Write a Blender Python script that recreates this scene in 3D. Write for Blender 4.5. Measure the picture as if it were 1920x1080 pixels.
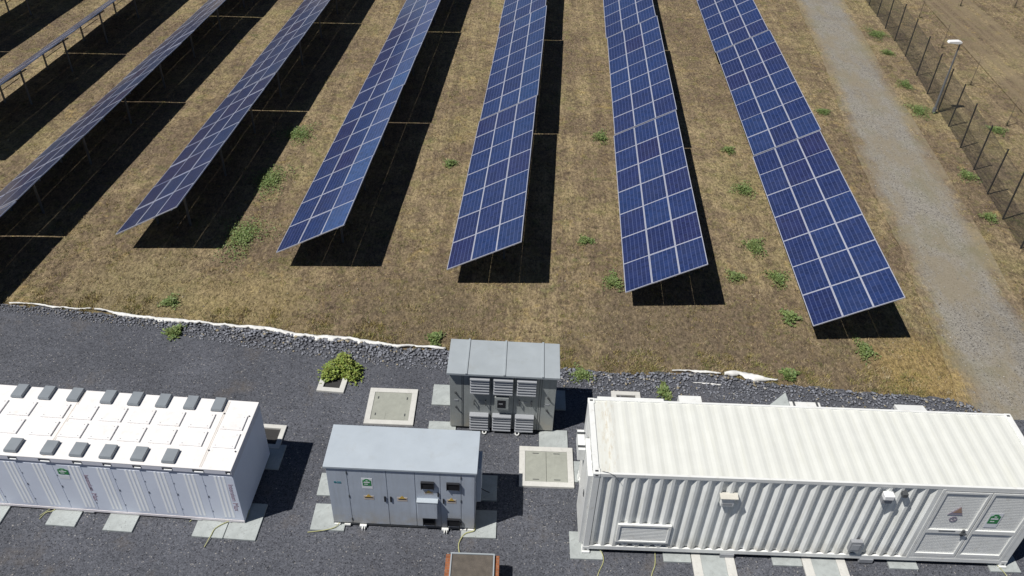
import bpy, math, random
import numpy as np
from mathutils import Vector, Matrix
random.seed(7); rng=np.random.default_rng(7)
D=bpy.data; C=bpy.context.scene.collection
for o in list(D.objects): D.objects.remove(o)
SC=bpy.context.scene
# ---------------------------------------------------------------- camera
PITCH,YAW,ROLL=0.668,0.010,0.045
cam=D.cameras.new('camera'); co=D.objects.new('camera',cam); C.objects.link(co); SC.camera=co
cam.sensor_width=36; cam.lens=1564.5/1920*36; cam.clip_end=800
cp,sp=math.cos(PITCH),math.sin(PITCH)
F=Vector((math.sin(YAW)*cp,math.cos(YAW)*cp,-sp)); R0=Vector((math.cos(YAW),-math.sin(YAW),0)); U0=R0.cross(F)
RX=math.cos(ROLL)*R0+math.sin(ROLL)*U0; UX=-math.sin(ROLL)*R0+math.cos(ROLL)*U0
M=Matrix((RX,UX,-F)).transposed().to_4x4(); M.translation=Vector((-2.274,-12.907,18.928)); co.matrix_world=M
# ---------------------------------------------------------------- light
SD=Vector((.51,.25,-1)).normalized()
w=D.worlds.new('World'); SC.world=w; w.use_nodes=True
nt=w.node_tree; bg=nt.nodes['Background']; sk=nt.nodes.new('ShaderNodeTexSky'); sk.sky_type='NISHITA'; sk.sun_disc=False; sk.altitude=2500; sk.air_density=.75; sk.dust_density=.3
sk.sun_elevation=math.asin(-SD.z); sk.sun_rotation=math.atan2(-SD.x,-SD.y)
nt.links.new(sk.outputs[0],bg.inputs[0]); bg.inputs[1].default_value=0.05
sl=D.lights.new('sun','SUN'); sl.energy=5.0; sl.angle=math.radians(.53); sl.color=(1,.965,.91)
so=D.objects.new('sun',sl); C.objects.link(so); so.rotation_euler=SD.to_track_quat('-Z','Y').to_euler(); so.location=(-20,-10,40)
SC.view_settings.view_transform='Standard'; SC.view_settings.look='None'; SC.view_settings.exposure=0; SC.view_settings.gamma=1
# ---------------------------------------------------------------- materials
class NT:
    def __init__(s,name,rough=.7,metal=0,spec=.5,coat=0):
        s.m=D.materials.new(name); s.m.use_nodes=True; s.t=s.m.node_tree; s.b=s.t.nodes['Principled BSDF']
        s.b.inputs['Roughness'].default_value=rough; s.b.inputs['Metallic'].default_value=metal
        s.b.inputs['Specular IOR Level'].default_value=spec; s.b.inputs['Coat Weight'].default_value=coat
        s.geo=s.t.nodes.new('ShaderNodeNewGeometry'); s.tc=s.t.nodes.new('ShaderNodeTexCoord')
        s.P=s.geo.outputs['Position']; s.O=s.tc.outputs['Object']
    def n(s,k,**kw):
        x=s.t.nodes.new(k)
        for a,v in kw.items(): setattr(x,a,v)
        return x
    def l(s,a,b): s.t.links.new(a,b)
    def set(s,inp,v):
        if isinstance(v,bpy.types.NodeSocket): s.l(v,inp)
        elif isinstance(v,(tuple,list)): inp.default_value=tuple(v)+((1,) if len(v)==3 and len(inp.default_value)==4 else ())
        else: inp.default_value=v
    def noise(s,scale,detail=4,rough=.6,vec=None,dist=0,stretch=None):
        x=s.n('ShaderNodeTexNoise'); x.inputs['Scale'].default_value=scale; x.inputs['Detail'].default_value=detail; x.inputs['Roughness'].default_value=rough; x.inputs['Distortion'].default_value=dist
        v=vec or s.P
        if stretch:
            mp=s.n('ShaderNodeMapping'); s.l(v,mp.inputs[0]); mp.inputs['Scale'].default_value=stretch; mp.inputs['Rotation'].default_value=(0,0,math.radians(3)); v=mp.outputs[0]
        s.l(v,x.inputs['Vector']); return x.outputs['Fac']
    def voro(s,scale,feature='F1',out='Color',vec=None):
        x=s.n('ShaderNodeTexVoronoi',feature=feature); x.inputs['Scale'].default_value=scale; s.l(vec or s.P,x.inputs['Vector']); return x.outputs[out]
    def ramp(s,fac,stops):
        x=s.n('ShaderNodeValToRGB'); e=x.color_ramp.elements
        while len(e)<len(stops): e.new(.5)
        for i,(p,c) in enumerate(stops):
            e[i].position=p; c=(c,c,c) if not isinstance(c,(tuple,list)) else c; e[i].color=(*c[:3],1)
        s.l(fac,x.inputs[0]); return x.outputs[0]
    def mix(s,f,a,b,mode='MIX'):
        x=s.n('ShaderNodeMix',data_type='RGBA',blend_type=mode); s.set(x.inputs[0],f); s.set(x.inputs[6],a); s.set(x.inputs[7],b); return x.outputs[2]
    def math(s,op,a,b=0,c=None,clamp=False):
        x=s.n('ShaderNodeMath',operation=op,use_clamp=clamp); s.set(x.inputs[0],a); s.set(x.inputs[1],b)
        if c is not None: s.set(x.inputs[2],c)
        return x.outputs[0]
    def xyz(s,v):
        x=s.n('ShaderNodeSeparateXYZ'); s.l(v,x.inputs[0]); return x.outputs
    def attr(s,name,out='Color'):
        x=s.n('ShaderNodeAttribute',attribute_name=name); return x.outputs[out]
    def bump(s,h,strength=.5,dist=.01):
        x=s.n('ShaderNodeBump'); x.inputs['Strength'].default_value=strength; x.inputs['Distance'].default_value=dist; s.l(h,x.inputs['Height']); s.l(x.outputs[0],s.b.inputs['Normal'])
    def col(s,v): s.set(s.b.inputs['Base Color'],v)
def paint(name,c,rough=.5,var=.12,scale=3,metal=0,spec=.5,dirt=None,streak=False):
    s=NT(name,rough,metal,spec)
    n1=s.noise(scale,6,.65,vec=s.O); f=s.ramp(n1,[(.3,1-var),(.7,1+var*.3)])
    v=s.mix(1,c,f,'MULTIPLY')
    if streak:
        n2=s.noise(2.2,5,.7,vec=s.O,stretch=(5,5,.35)); f2=s.ramp(n2,[(.46,0),(.72,.55)]); v=s.mix(f2,v,dirt or (.25,.2,.14)); z=s.xyz(s.O)[2]; n3=s.noise(3,5,.7,vec=s.O); v=s.mix(s.math('MULTIPLY',s.ramp(s.math('MULTIPLY',z,.5),[(.14,.75),(.42,0)]),s.ramp(n3,[(.35,.1),(.65,1)])),v,(.38,.35,.29))
    elif dirt=='x': pass
    elif dirt:
        n2=s.noise(scale*2.3,5,.7,vec=s.O); f2=s.ramp(n2,[(.55,0),(.72,.5)]); v=s.mix(f2,v,dirt)
    s.col(v); s.set(s.b.inputs['Roughness'],s.ramp(n1,[(.2,rough*.85),(.8,min(1,rough*1.15))]))
    return s.m
def dirt_color(s):
    big=s.noise(.17,4,.6,dist=.5); mid=s.noise(.7,6,.72,dist=.8); m2=s.noise(2.0,6,.78,dist=.6); fine=s.noise(7,6,.82,stretch=(1.6,.8,1)); vf=s.noise(34,4,.85)
    track=s.noise(.85,6,.7,stretch=(1.7,.06,1)); tr2=s.noise(2.6,5,.75,stretch=(1.7,.10,1))
    base=s.mix(s.ramp(mid,[(.40,0),(.58,1)]),(.150,.120,.085),(.275,.228,.142))
    base=s.mix(s.ramp(track,[(.46,0),(.58,.75)]),base,(.345,.290,.178))
    base=s.mix(s.ramp(tr2,[(.50,0),(.66,.5)]),base,(.160,.125,.085))
    base=s.mix(s.ramp(big,[(.43,.65),(.53,0)]),base,(.150,.118,.088))
    base=s.mix(s.ramp(big,[(.54,0),(.66,.6)]),base,(.260,.240,.120))
    base=s.mix(s.ramp(m2,[(.50,0),(.59,.65)]),base,(.110,.088,.066))
    m3=s.noise(1.6,6,.8,dist=.8); base=s.mix(s.ramp(m3,[(.52,0),(.61,.65)]),base,(.185,.178,.080))
    yl=s.noise(1.0,6,.78,dist=.7); base=s.mix(s.ramp(yl,[(.56,0),(.66,.55)]),base,(.36,.285,.125))
    g=s.noise(.6,6,.75); base=s.mix(s.ramp(g,[(.59,0),(.69,.6)]),base,(.130,.160,.062))
    def patch(cx,cy,r,col,k,b):
        p=s.xyz(s.P); d=s.math('SQRT',s.math('ADD',s.math('POWER',s.math('SUBTRACT',p[0],cx),2),s.math('POWER',s.math('SUBTRACT',p[1],cy),2)))
        d=s.math('ADD',s.math('MULTIPLY',d,1/r),s.math('MULTIPLY',s.math('SUBTRACT',mid,.5),1.6)); return s.mix(s.ramp(d,[(.55,k),(1,0)]),b,col)
    base=patch(11.6,7.4,2.0,(.315,.245,.105),.75,base); base=patch(-11.5,9.6,2.6,(.30,.255,.135),.6,base); base=patch(3.2,8.7,3.6,(.150,.125,.090),.65,base); base=patch(-5.2,9.3,3.0,(.165,.140,.092),.5,base); base=patch(8.5,7.6,2.2,(.16,.132,.092),.5,base); base=patch(-15.5,10.4,2.4,(.255,.225,.13),.6,base)
    base=s.mix(1,base,(.98,.915,.865),'MULTIPLY')
    f=s.ramp(fine,[(.31,.20),(.5,1.0),(.69,1.75)]); base=s.mix(1,base,f,'MULTIPLY')
    f=s.ramp(vf,[(.3,.45),(.7,1.6)]); base=s.mix(1,base,f,'MULTIPLY')
    return base,s.math('ADD',fine,s.math('MULTIPLY',vf,.5))
def gravel_color(s,c1,c2,sc=30,spk=.05):
    cell=s.voro(sc); cx=s.xyz(cell); n=s.noise(.35,4,.6); n2=s.noise(9,5,.75)
    v=s.mix(s.ramp(cx[0],[(0,0),(1,1)]),c1,c2)
    v=s.mix(1,v,s.ramp(n,[(.3,.80),(.7,1.22)]),'MULTIPLY'); v=s.mix(1,v,s.ramp(n2,[(.3,.78),(.7,1.22)]),'MULTIPLY')
    v=s.mix(s.ramp(cx[1],[(1-spk,0),(1-spk+.01,1)]),v,(.26,.25,.24))
    v=s.mix(s.ramp(cx[2],[(.0,1),(.10,0)]),v,(.02,.021,.026))
    d=s.voro(sc,out='Distance'); return v,d
s=NT('dry_field',.95,spec=.2); c,h=dirt_color(s); s.col(c); s.bump(h,1,.05); MAT_FIELD=s.m
s=NT('dark_gravel',.85,spec=.25); c,h=gravel_color(s,(.053,.057,.069),(.114,.119,.138),36,.018)
br=s.noise(.8,5,.7); c=s.mix(s.ramp(br,[(.56,0),(.74,.42)]),c,(.135,.115,.095)); s.col(c); s.bump(h,.6,.015); MAT_GRAVEL=s.m
s=NT('track_gravel',.9,spec=.2); c,h=gravel_color(s,(.185,.172,.150),(.300,.282,.250),28,.025); dc,dh=dirt_color(s)
a=s.xyz(s.attr('u'))[0]; wob=s.noise(.5,6,.75); wob2=s.noise(2.6,4,.75,stretch=(1.6,.12,1))
e=s.math('ADD',a,s.math('MULTIPLY',s.math('SUBTRACT',wob,.5),.9)); e=s.math('ADD',e,s.math('MULTIPLY',s.math('SUBTRACT',wob2,.5),.35))
c=s.mix(s.ramp(s.math('ADD',e,0),[(.10,.95),(.42,.0)]),c,dc)
mid=s.noise(.45,6,.75,stretch=(1.3,.5,1)); c=s.mix(s.ramp(mid,[(.46,0),(.60,.7)]),c,(.235,.20,.14))
gn=s.noise(.35,4,.7); c=s.mix(s.ramp(gn,[(.5,0),(.68,.5)]),c,(.15,.145,.09))
s.col(c); s.bump(h,.8,.02); MAT_TRACK=s.m
s=NT('far_track',.95,spec=.2); c,h=dirt_color(s); rt=s.noise(1.0,4,.6,stretch=(2.2,.05,1)); c=s.mix(s.ramp(rt,[(.42,0),(.6,.7)]),c,(.24,.19,.12)); s.col(c); s.bump(h,1,.05); MAT_FARTRACK=s.m
s=NT('rock',.85,spec=.25); oi=s.attr('tint'); n=s.noise(25,4,.7); c=s.mix(1,oi,s.ramp(n,[(.3,.7),(.7,1.25)]),'MULTIPLY'); s.col(c); MAT_ROCK=s.m
s=NT('straw',.9,spec=.15); s.col(s.attr('tint')); MAT_STRAW=s.m
def leafmat(name,c):
    s=NT(name,.55,spec=.35); t=s.attr('tint'); s.col(s.mix(1,t,c,'MULTIPLY')); s.b.inputs['Subsurface Weight'].default_value=0
    tr=s.n('ShaderNodeBsdfTranslucent'); s.l(s.mix(1,t,tuple(x*1.1 for x in c),'MULTIPLY'),tr.inputs[0]); mx=s.n('ShaderNodeMixShader'); mx.inputs[0].default_value=.25
    s.l(s.b.outputs[0],mx.inputs[1]); s.l(tr.outputs[0],mx.inputs[2]); s.l(mx.outputs[0],s.t.nodes['Material Output'].inputs[0]); return s.m
MAT_LEAF=leafmat('green_leaf',(.21,.28,.07)); MAT_WEED=leafmat('weed_leaf',(.15,.215,.08))
MAT_STEM=paint('stem',(.10,.09,.05),.8)
WHITE=paint('white_steel',(.74,.75,.735),.42,.06,2,dirt=(.50,.48,.42))
WHITE_ROOF=paint('white_battery_roof',(.78,.765,.76),.5,.05,2,dirt=(.68,.63,.58))
WHITE_L=paint('white_battery_panel',(.68,.73,.84),.45,.05,1.5)
WSTRIPE=paint('white_stripe',(.93,.95,.97),.5,.03)
FASCIA=paint('white_fascia',(.62,.63,.70),.5,.05)
# container roof with a few rust-brown stains near its left end
s=NT('container_roof',.5); n=s.noise(1.2,6,.7,vec=s.O); v=s.mix(1,(.665,.675,.635),s.ramp(n,[(.3,.93),(.7,1.02)]),'MULTIPLY')
o=s.xyz(s.O); st=s.noise(3.5,5,.75,vec=s.O,stretch=(3,.8,1)); near=s.math('SUBTRACT',1,s.math('MULTIPLY',s.math('ABSOLUTE',s.math('SUBTRACT',o[0],.42)),3.4),clamp=True)
v=s.mix(s.math('MULTIPLY',s.ramp(st,[(.48,0),(.66,.6)]),near),v,(.42,.32,.17)); n3=s.noise(1.6,4,.6,vec=s.O,stretch=(6,.5,1)); v=s.mix(s.ramp(n3,[(.5,0),(.75,.35)]),v,(.58,.58,.49)); s.col(v); MAT_CROOF=s.m
GREYCAB=paint('cabinet_grey_blue',(.43,.48,.555),.45,.10,1.6,dirt=(.33,.36,.40),streak=True); GREYROOF=paint('cabinet_roof_grey',(.41,.46,.51),.5,.08,1.2,dirt=(.36,.39,.41))
GREYB=paint('cabinet_grey_green',(.31,.335,.335),.5,.12,1.6,dirt=(.22,.235,.225),streak=True); GREYBROOF=paint('transformer_roof',(.34,.375,.40),.5,.10,1.5,dirt=(.29,.31,.31)); GREYBL=paint('louvre_grey',(.33,.345,.37),.45,.05)
GREYV=paint('vent_cover_grey',(.225,.25,.275),.5,.08,4); BLACK=paint('black_plastic',(.012,.013,.017),.5,.1); DARK=paint('dark_gap',(.03,.035,.045),.7,.1)
DGREY=paint('dark_grey_steel',(.07,.075,.08),.5,.1); MGREY=paint('mid_grey',(.28,.29,.31),.5,.1)
CONC=paint('white_concrete',(.56,.555,.525),.85,.10,5,dirt=(.36,.35,.32)); SLAB=paint('pale_slab',(.38,.41,.405),.85,.22,4,dirt=(.20,.205,.20)); LID=paint('lid_concrete',(.315,.325,.285),.85,.14,6,dirt=(.25,.25,.21)); SOIL=paint('dark_soil',(.035,.034,.034),.95,.3,9)
ALU=paint('module_frame_aluminium',(.52,.54,.63),.38,.05,5,metal=.35); GALV=paint('galvanised_steel',(.19,.20,.21),.5,.15,6,metal=.5); POSTM=paint('fence_post_dark',(.035,.036,.036),.6,.2,6); WOOD=paint('stake_wood',(.17,.14,.10),.85,.2,8)
POLE=paint('lamp_pole_grey',(.17,.18,.20),.45,.12,4,metal=.2); LAMPW=paint('lamp_head_white',(.8,.8,.8),.4,.03)
MEMB=paint('white_membrane',(.72,.72,.70),.8,.10,6,dirt=(.45,.42,.36)); YEL=paint('earth_cable_yellow',(.42,.42,.20),.6,.15,9)
GREEN=paint('sticker_green',(.03,.22,.07),.5,.05); STW=paint('sticker_white',(.72,.74,.78),.5,.04); STY=paint('sticker_yellow',(.60,.40,.08),.5,.05); STP=paint('sticker_beige',(.55,.48,.42),.5,.05); TEAL=paint('logo_teal',(.02,.16,.20),.5,.05); REDTXT=paint('letter_red_brown',(.27,.18,.23),.5,.05); PURP=paint('sign_grey_purple',(.30,.27,.33),.5,.08); ORSG=paint('sign_orange_brown',(.36,.24,.18),.5,.08)
s=NT('terracotta_brick',.85,spec=.2); bk=s.n('ShaderNodeTexBrick'); s.l(s.O,bk.inputs[0]); bk.inputs['Scale'].default_value=3.2; bk.inputs['Color1'].default_value=(.30,.11,.05,1); bk.inputs['Color2'].default_value=(.25,.09,.04,1); bk.inputs['Mortar'].default_value=(.22,.17,.13,1); bk.inputs['Mortar Size'].default_value=.012
s.col(s.mix(1,bk.outputs[0],s.ramp(s.noise(12,4,.7),[(.3,.7),(.7,1.2)]),'MULTIPLY')); BRICK=s.m
s=NT('mesh_lid',.7); o=s.xyz(s.O); 
def grid(s,v,per,wd):
    m=s.math('FRACT',s.math('MULTIPLY',v,1/per)); return s.math('LESS_THAN',m,wd/per)
gx=s.math('MAXIMUM',grid(s,o[0],.03,.012),grid(s,o[1],.03,.012)); c=s.mix(gx,(.035,.03,.035),(.13,.11,.085)); s.col(s.mix(1,c,s.ramp(s.noise(5,4,.7,vec=s.O),[(.3,.75),(.7,1.25)]),'MULTIPLY')); MESHLID=s.m
# solar cell glass: module-local coordinates, x across (0.99), y along (1.65)
s=NT('solar_glass',.25,spec=.5,coat=.3); s.b.inputs['Coat Roughness'].default_value=.12
oi=s.n('ShaderNodeObjectInfo'); o=s.xyz(s.O)
lx=s.math('FRACT',s.math('MULTIPLY',s.math('ADD',o[0],-.022),1/.1600)); ly=s.math('FRACT',s.math('MULTIPLY',s.math('ADD',o[1],-.028),1/.1608))
gx=s.math('LESS_THAN',s.math('ABSOLUTE',s.math('SUBTRACT',lx,.5)),.458); gy=s.math('LESS_THAN',s.math('ABSOLUTE',s.math('SUBTRACT',ly,.5)),.482)
bb=s.math('FRACT',s.math('MULTIPLY',lx,3)); bus=s.math('LESS_THAN',s.math('ABSOLUTE',s.math('SUBTRACT',bb,.5)),.035)
r=oi.outputs['Random']; OC=oi.outputs['Color']; wn=s.n('ShaderNodeTexWhiteNoise',noise_dimensions='1D'); s.l(s.math('MULTIPLY',r,77.7),wn.inputs['W'])
cc=s.mix(s.ramp(r,[(.0,0),(1,1)]),(.009,.017,.076),(.012,.031,.112)); cc=s.mix(s.ramp(wn.outputs[0],[(.72,0),(1,.6)]),cc,(.017,.013,.062))
cx=s.n('ShaderNodeCombineXYZ'); s.l(s.math('FLOOR',s.math('MULTIPLY',s.math('ADD',o[0],-.022),1/.1600)),cx.inputs[0]); s.l(s.math('FLOOR',s.math('MULTIPLY',s.math('ADD',o[1],-.028),1/.1608)),cx.inputs[1]); s.l(s.math('MULTIPLY',r,91),cx.inputs[2])
w3=s.n('ShaderNodeTexWhiteNoise',noise_dimensions='3D'); s.l(cx.outputs[0],w3.inputs[0]); cc=s.mix(1,cc,s.ramp(w3.outputs[0],[(0,.80),(1,1.2)]),'MULTIPLY')
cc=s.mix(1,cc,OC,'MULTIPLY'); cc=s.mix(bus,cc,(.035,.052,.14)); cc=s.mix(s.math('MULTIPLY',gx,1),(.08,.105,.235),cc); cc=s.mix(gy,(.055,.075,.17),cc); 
du=s.noise(1.1,4,.6); cc=s.mix(s.ramp(du,[(.35,.01),(.75,.04)]),cc,(.35,.33,.3)); s.col(cc); GLASS=s.m
# ---------------------------------------------------------------- mesh helper
class MB:
    def __init__(s): s.v=[];s.f=[];s.mi=[]
    def add(s,vs,fs,m=0):
        b=len(s.v); s.v+= [tuple(v) for v in vs]; s.f+=[tuple(i+b for i in f) for f in fs]; s.mi+=[m]*len(fs); return s
    def box(s,x0,x1,y0,y1,z0,z1,m=0):
        return s.add([(x,y,z) for z in (z0,z1) for x,y in ((x0,y0),(x1,y0),(x1,y1),(x0,y1))],[(3,2,1,0),(4,5,6,7),(0,1,5,4),(1,2,6,5),(2,3,7,6),(3,0,4,7)],m)
    def cyl(s,a,b,r,n=8,m=0,r2=None):
        a=Vector(a);b=Vector(b);d=(b-a).normalized();u=d.orthogonal().normalized();w_=d.cross(u);r2=r if r2 is None else r2
        vs=[a+(u*math.cos(t)+w_*math.sin(t))*r for t in [2*math.pi*i/n for i in range(n)]]+[b+(u*math.cos(t)+w_*math.sin(t))*r2 for t in [2*math.pi*i/n for i in range(n)]]
        return s.add(vs,[(i,(i+1)%n,n+(i+1)%n,n+i) for i in range(n)]+[tuple(range(n-1,-1,-1)),tuple(range(n,2*n))],m)
    def beam(s,a,b,w_,h,m=0):
        a=Vector(a);b=Vector(b);d=(b-a).normalized();up=Vector((0,0,1)) if abs(d.z)<.95 else Vector((0,1,0));x=d.cross(up).normalized()*w_/2;y=x.cross(d).normalized()*h/2
        return s.add([p+q for p in (a,b) for q in (-x-y,x-y,x+y,-x+y)],[(3,2,1,0),(4,5,6,7),(0,1,5,4),(1,2,6,5),(2,3,7,6),(3,0,4,7)],m)
    def prism(s,poly,axis,a,b,m=0):   # poly in the other two axes
        def P(p,t):
            l=list(p); l.insert(axis,t); return tuple(l)
        n=len(poly); return s.add([P(p,a) for p in poly]+[P(p,b) for p in poly],[tuple(range(n)),tuple(range(2*n-1,n-1,-1))]+[(i,n+i,n+(i+1)%n,(i+1)%n) for i in range(n)],m)
    def tube(s,pts,r,n=6,m=0):
        for a,b in zip(pts,pts[1:]): s.cyl(a,b,r,n,m)
        return s
    def build(s,name,mats,parent=None,bevel=0,fix=True):
        me=D.meshes.new(name); me.from_pydata(s.v,[],s.f)
        for m in (mats if isinstance(mats,(list,tuple)) else [mats]): me.materials.append(m)
        me.polygons.foreach_set('material_index',s.mi)
        if fix:
            import bmesh
            bm=bmesh.new(); bm.from_mesh(me); bmesh.ops.recalc_face_normals(bm,faces=bm.faces); bm.to_mesh(me); bm.free()
        me.update(); o=D.objects.new(name,me); C.objects.link(o)
        if parent: o.parent=parent
        if bevel:
            b=o.modifiers.new('b','BEVEL'); b.width=bevel; b.segments=2; b.limit_method='ANGLE'
        return o
def tag(o,label,cat,group=None):
    o['kind']='thing'
    o['label']=label; o['category']=cat
    if group: o['group']=group
    return o
def thing(name,label,cat,loc=(0,0,0),rz=0,group=None):
    o=D.objects.new(name,None); C.objects.link(o); o.location=loc; o.rotation_euler=(0,0,rz); o.empty_display_size=.2; return tag(o,label,cat,group)
def npmesh(name,v,f,mat,tint=None,attr=None):
    v=np.asarray(v,dtype=np.float32); f=np.asarray(f,dtype=np.int32); k=f.shape[1]
    me=D.meshes.new(name); me.vertices.add(len(v)); me.vertices.foreach_set('co',v.ravel()); me.loops.add(f.size); me.loops.foreach_set('vertex_index',f.ravel())
    me.polygons.add(len(f)); me.polygons.foreach_set('loop_start',np.arange(0,f.size,k,dtype=np.int32))
    me.update(calc_edges=True); me.materials.append(mat)
    if tint is not None:
        a=me.color_attributes.new('tint','FLOAT_COLOR','POINT'); a.data.foreach_set('color',np.c_[tint,np.ones(len(tint))].astype(np.float32).ravel())
    o=D.objects.new(name,me); C.objects.link(o); return o
# ---------------------------------------------------------------- ground
def edge_y(x):
    X=[-60,-19.6,-17.8,-15.5,-13.3,-11.4,-9.2,-7.7,-5.5,-4.3,-2.3,-.3,1.3,3.3,4.5,5.7,6.5,7.9,9.1,10.8,12.3,12.9,14.2,22]
    Y=[9.6,9.08,8.98,8.72,8.49,8.35,8.04,7.94,7.61,7.63,7.24,6.97,6.81,6.92,6.94,6.75,6.6,6.5,6.37,6.29,6.2,5.75,5.5,5.2]
    return np.interp(x,X,Y)
def vnoise(x,y,s=1,seed=0):
    return (np.sin(x*1.7*s+seed)+np.sin(y*2.1*s+1.3*seed)+np.sin((x+y)*1.13*s+seed*2)+np.sin((x-y*.6)*2.9*s+seed*3))/4
xs=np.r_[np.linspace(-250,-45,12),np.linspace(-40,45,171),np.linspace(50,250,12)]; ys=np.r_[np.linspace(-150,-22,10),np.linspace(-18,60,157),np.linspace(66,300,14)]
gx,gy=np.meshgrid(xs,ys); gz=.02*vnoise(gx,gy,.7,1)+.012*vnoise(gx,gy,2.3,4)-.045
e=edge_y(gx)-gy; gz=gz-np.clip(e/.5,0,1)*.04
v=np.c_[gx.ravel(),gy.ravel(),gz.ravel()]; nx=len(xs); ii=np.arange(len(ys)-1)[:,None]*nx+np.arange(nx-1)[None]; f=np.c_[ii.ravel(),ii.ravel()+1,ii.ravel()+nx+1,ii.ravel()+nx]
g=npmesh('ground',v,f,MAT_FIELD); g['kind']='structure'; g['label']='dry mown brown grass field between and in front of the panel rows'
# gravel yard
ex=np.linspace(-60,22,330); jag=edge_y(ex)+.10*vnoise(ex,ex*0,5,2)+.05*rng.normal(size=len(ex))
v=[];f=[]
for i,(x,y) in enumerate(zip(ex,jag)):
    v+=[(x,y,-.008),(x,y-.5,.0),(x,-40,.0)]
for i in range(len(ex)-1):
    a=i*3; f+=[(a+1,a+4,a+3,a),(a+2,a+5,a+4,a+1)]
g=npmesh('gravel_yard',v,f,MAT_GRAVEL); g['kind']='structure'; g['label']='dark grey gravel yard around the containers and cabinets'
# track
TL=[(17.9,60),(16.81,43.69),(15.73,32.25),(14.59,24.49),(14.09,18.97),(13.82,14.88),(13.39,11.43),(12.97,7.45),(12.6,5.9)]
TR=[(20.6,60),(19.62,44.0),(18.49,33.27),(17.95,26.5),(17.51,21.1),(16.95,15.46),(16.45,11.61),(16.5,8.5),(17.2,5.6)]
yy=np.linspace(60,5.4,240); tl=np.interp(-yy,[-p[1] for p in TL],[p[0] for p in TL])-.3; tr=np.interp(-yy,[-p[1] for p in TR],[p[0] for p in TR])+.3
tl+=.06*vnoise(yy,yy*0,2,3); K=13; v=[];u=[]
for i in range(len(yy)):
    for k in range(K):
        t=k/(K-1); v.append((tl[i]*(1-t)+tr[i]*t,yy[i],-.004+.0)); uu=min(t,1-t)*2; u.append((uu,uu,uu))
ii=np.arange(len(yy)-1)[:,None]*K+np.arange(K-1)[None]; f=np.c_[ii.ravel(),ii.ravel()+K,ii.ravel()+K+1,ii.ravel()+1]
g=npmesh('access_track',v,f,MAT_TRACK,None); a=g.data.color_attributes.new('u','FLOAT_COLOR','POINT'); a.data.foreach_set('color',np.c_[np.array(u),np.ones(len(u))].astype(np.float32).ravel()); g['kind']='structure'; g['label']='pale gravel track running beside the rightmost panel row'
# farm track outside the fence
v=[];f=[]
for i,t in enumerate(np.linspace(0,1,60)):
    y=62-t*55; x0=24.6+(y-30)*.06; v+=[(x0,y,-.002),(x0+1.6+.5*math.sin(y*.3),y,0.0),(x0+3.4+.4*math.sin(y*.21),y,-.002)]
for i in range(59):
    a=i*3; f+=[(a,a+3,a+4,a+1),(a+1,a+4,a+5,a+2)]
g=npmesh('farm_track',v,f,MAT_FARTRACK); g['kind']='structure'; g['label']='faint rutted dirt track outside the wire fence'
# ---------------------------------------------------------------- dry grass, stones
def onfield(x,y):
    tlx=np.interp(-y,[-p[1] for p in TL],[p[0] for p in TL]); trx=np.interp(-y,[-p[1] for p in TR],[p[0] for p in TR])
    return (y>edge_y(x)+.02)&~((x>tlx-.1)&(x<trx+.1)&(y>5.6))
N=230000; x=rng.uniform(-36,36,N); y=5+rng.random(N)**1.35*43; vis=onfield(x,y)&(np.abs(x+2)<15+y*.72)
dn=vnoise(x,y,1.1,5)+vnoise(x,y,3.3,8)*.8+rng.normal(size=N)*.35; ok=vis&(dn>-.25); x=x[ok];y=y[ok]; n=len(x)
hh=rng.uniform(.015,.06,n)*(1+.6*(rng.random(n)>.93)); an=rng.uniform(0,6.283,n); wd=rng.uniform(.006,.016,n)*(1+y/45); le=rng.normal(size=(n,2))*.045
z0=.02*vnoise(x,y,.7,1)+.012*vnoise(x,y,2.3,4)-.05
A=np.c_[x-np.cos(an)*wd,y-np.sin(an)*wd,z0];B=np.c_[x+np.cos(an)*wd,y+np.sin(an)*wd,z0];T=np.c_[x+le[:,0],y+le[:,1],z0+.01+hh]
v=np.stack([A,B,T],1).reshape(-1,3); f=np.arange(3*n).reshape(-1,3)
def tufts(tx,ty,nb,rad,hgt,cols):
    m=len(tx); X=np.repeat(tx,nb)+rng.normal(size=m*nb)*np.repeat(rad,nb); Y=np.repeat(ty,nb)+rng.normal(size=m*nb)*np.repeat(rad,nb); H=np.repeat(hgt,nb)*rng.uniform(.5,1.2,m*nb); a=rng.uniform(0,6.283,m*nb); W=rng.uniform(.007,.016,m*nb); l=rng.normal(size=(m*nb,2))*.5*H[:,None]
    Z=.02*vnoise(X,Y,.7,1)+.012*vnoise(X,Y,2.3,4)-.055
    V=np.stack([np.c_[X-np.cos(a)*W,Y-np.sin(a)*W,Z],np.c_[X+np.cos(a)*W,Y+np.sin(a)*W,Z],np.c_[X+l[:,0],Y+l[:,1],Z+H]],1).reshape(-1,3)
    return V,np.repeat(np.repeat(cols,nb,0)*rng.uniform(.75,1.2,(m*nb,1)),3,0)
TP=np.array([(.40,.32,.18),(.34,.28,.11),(.25,.24,.09),(.20,.15,.10),(.42,.35,.23),(.16,.17,.065)])
m=9000; tx=rng.uniform(-34,34,m); ty=6+rng.random(m)**1.3*40; k=onfield(tx,ty)&(np.abs(tx+2)<15+ty*.72)&(vnoise(tx,ty,.8,9)+rng.normal(size=m)*.4>.0); tx,ty=tx[k],ty[k]; m=len(tx)
V1,T1=tufts(tx,ty,14,rng.uniform(.03,.09,m),rng.uniform(.04,.10,m),TP[rng.choice(6,m,p=[.25,.2,.15,.15,.1,.15])])
m=1500; tx=rng.uniform(-19,13,m); ty=edge_y(tx)+.06+rng.random(m)**1.8*1.1; k=(vnoise(tx,tx*0,1.3,3)>-.25)&(tx<12.4); tx,ty=tx[k],ty[k]; m=len(tx)
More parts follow.
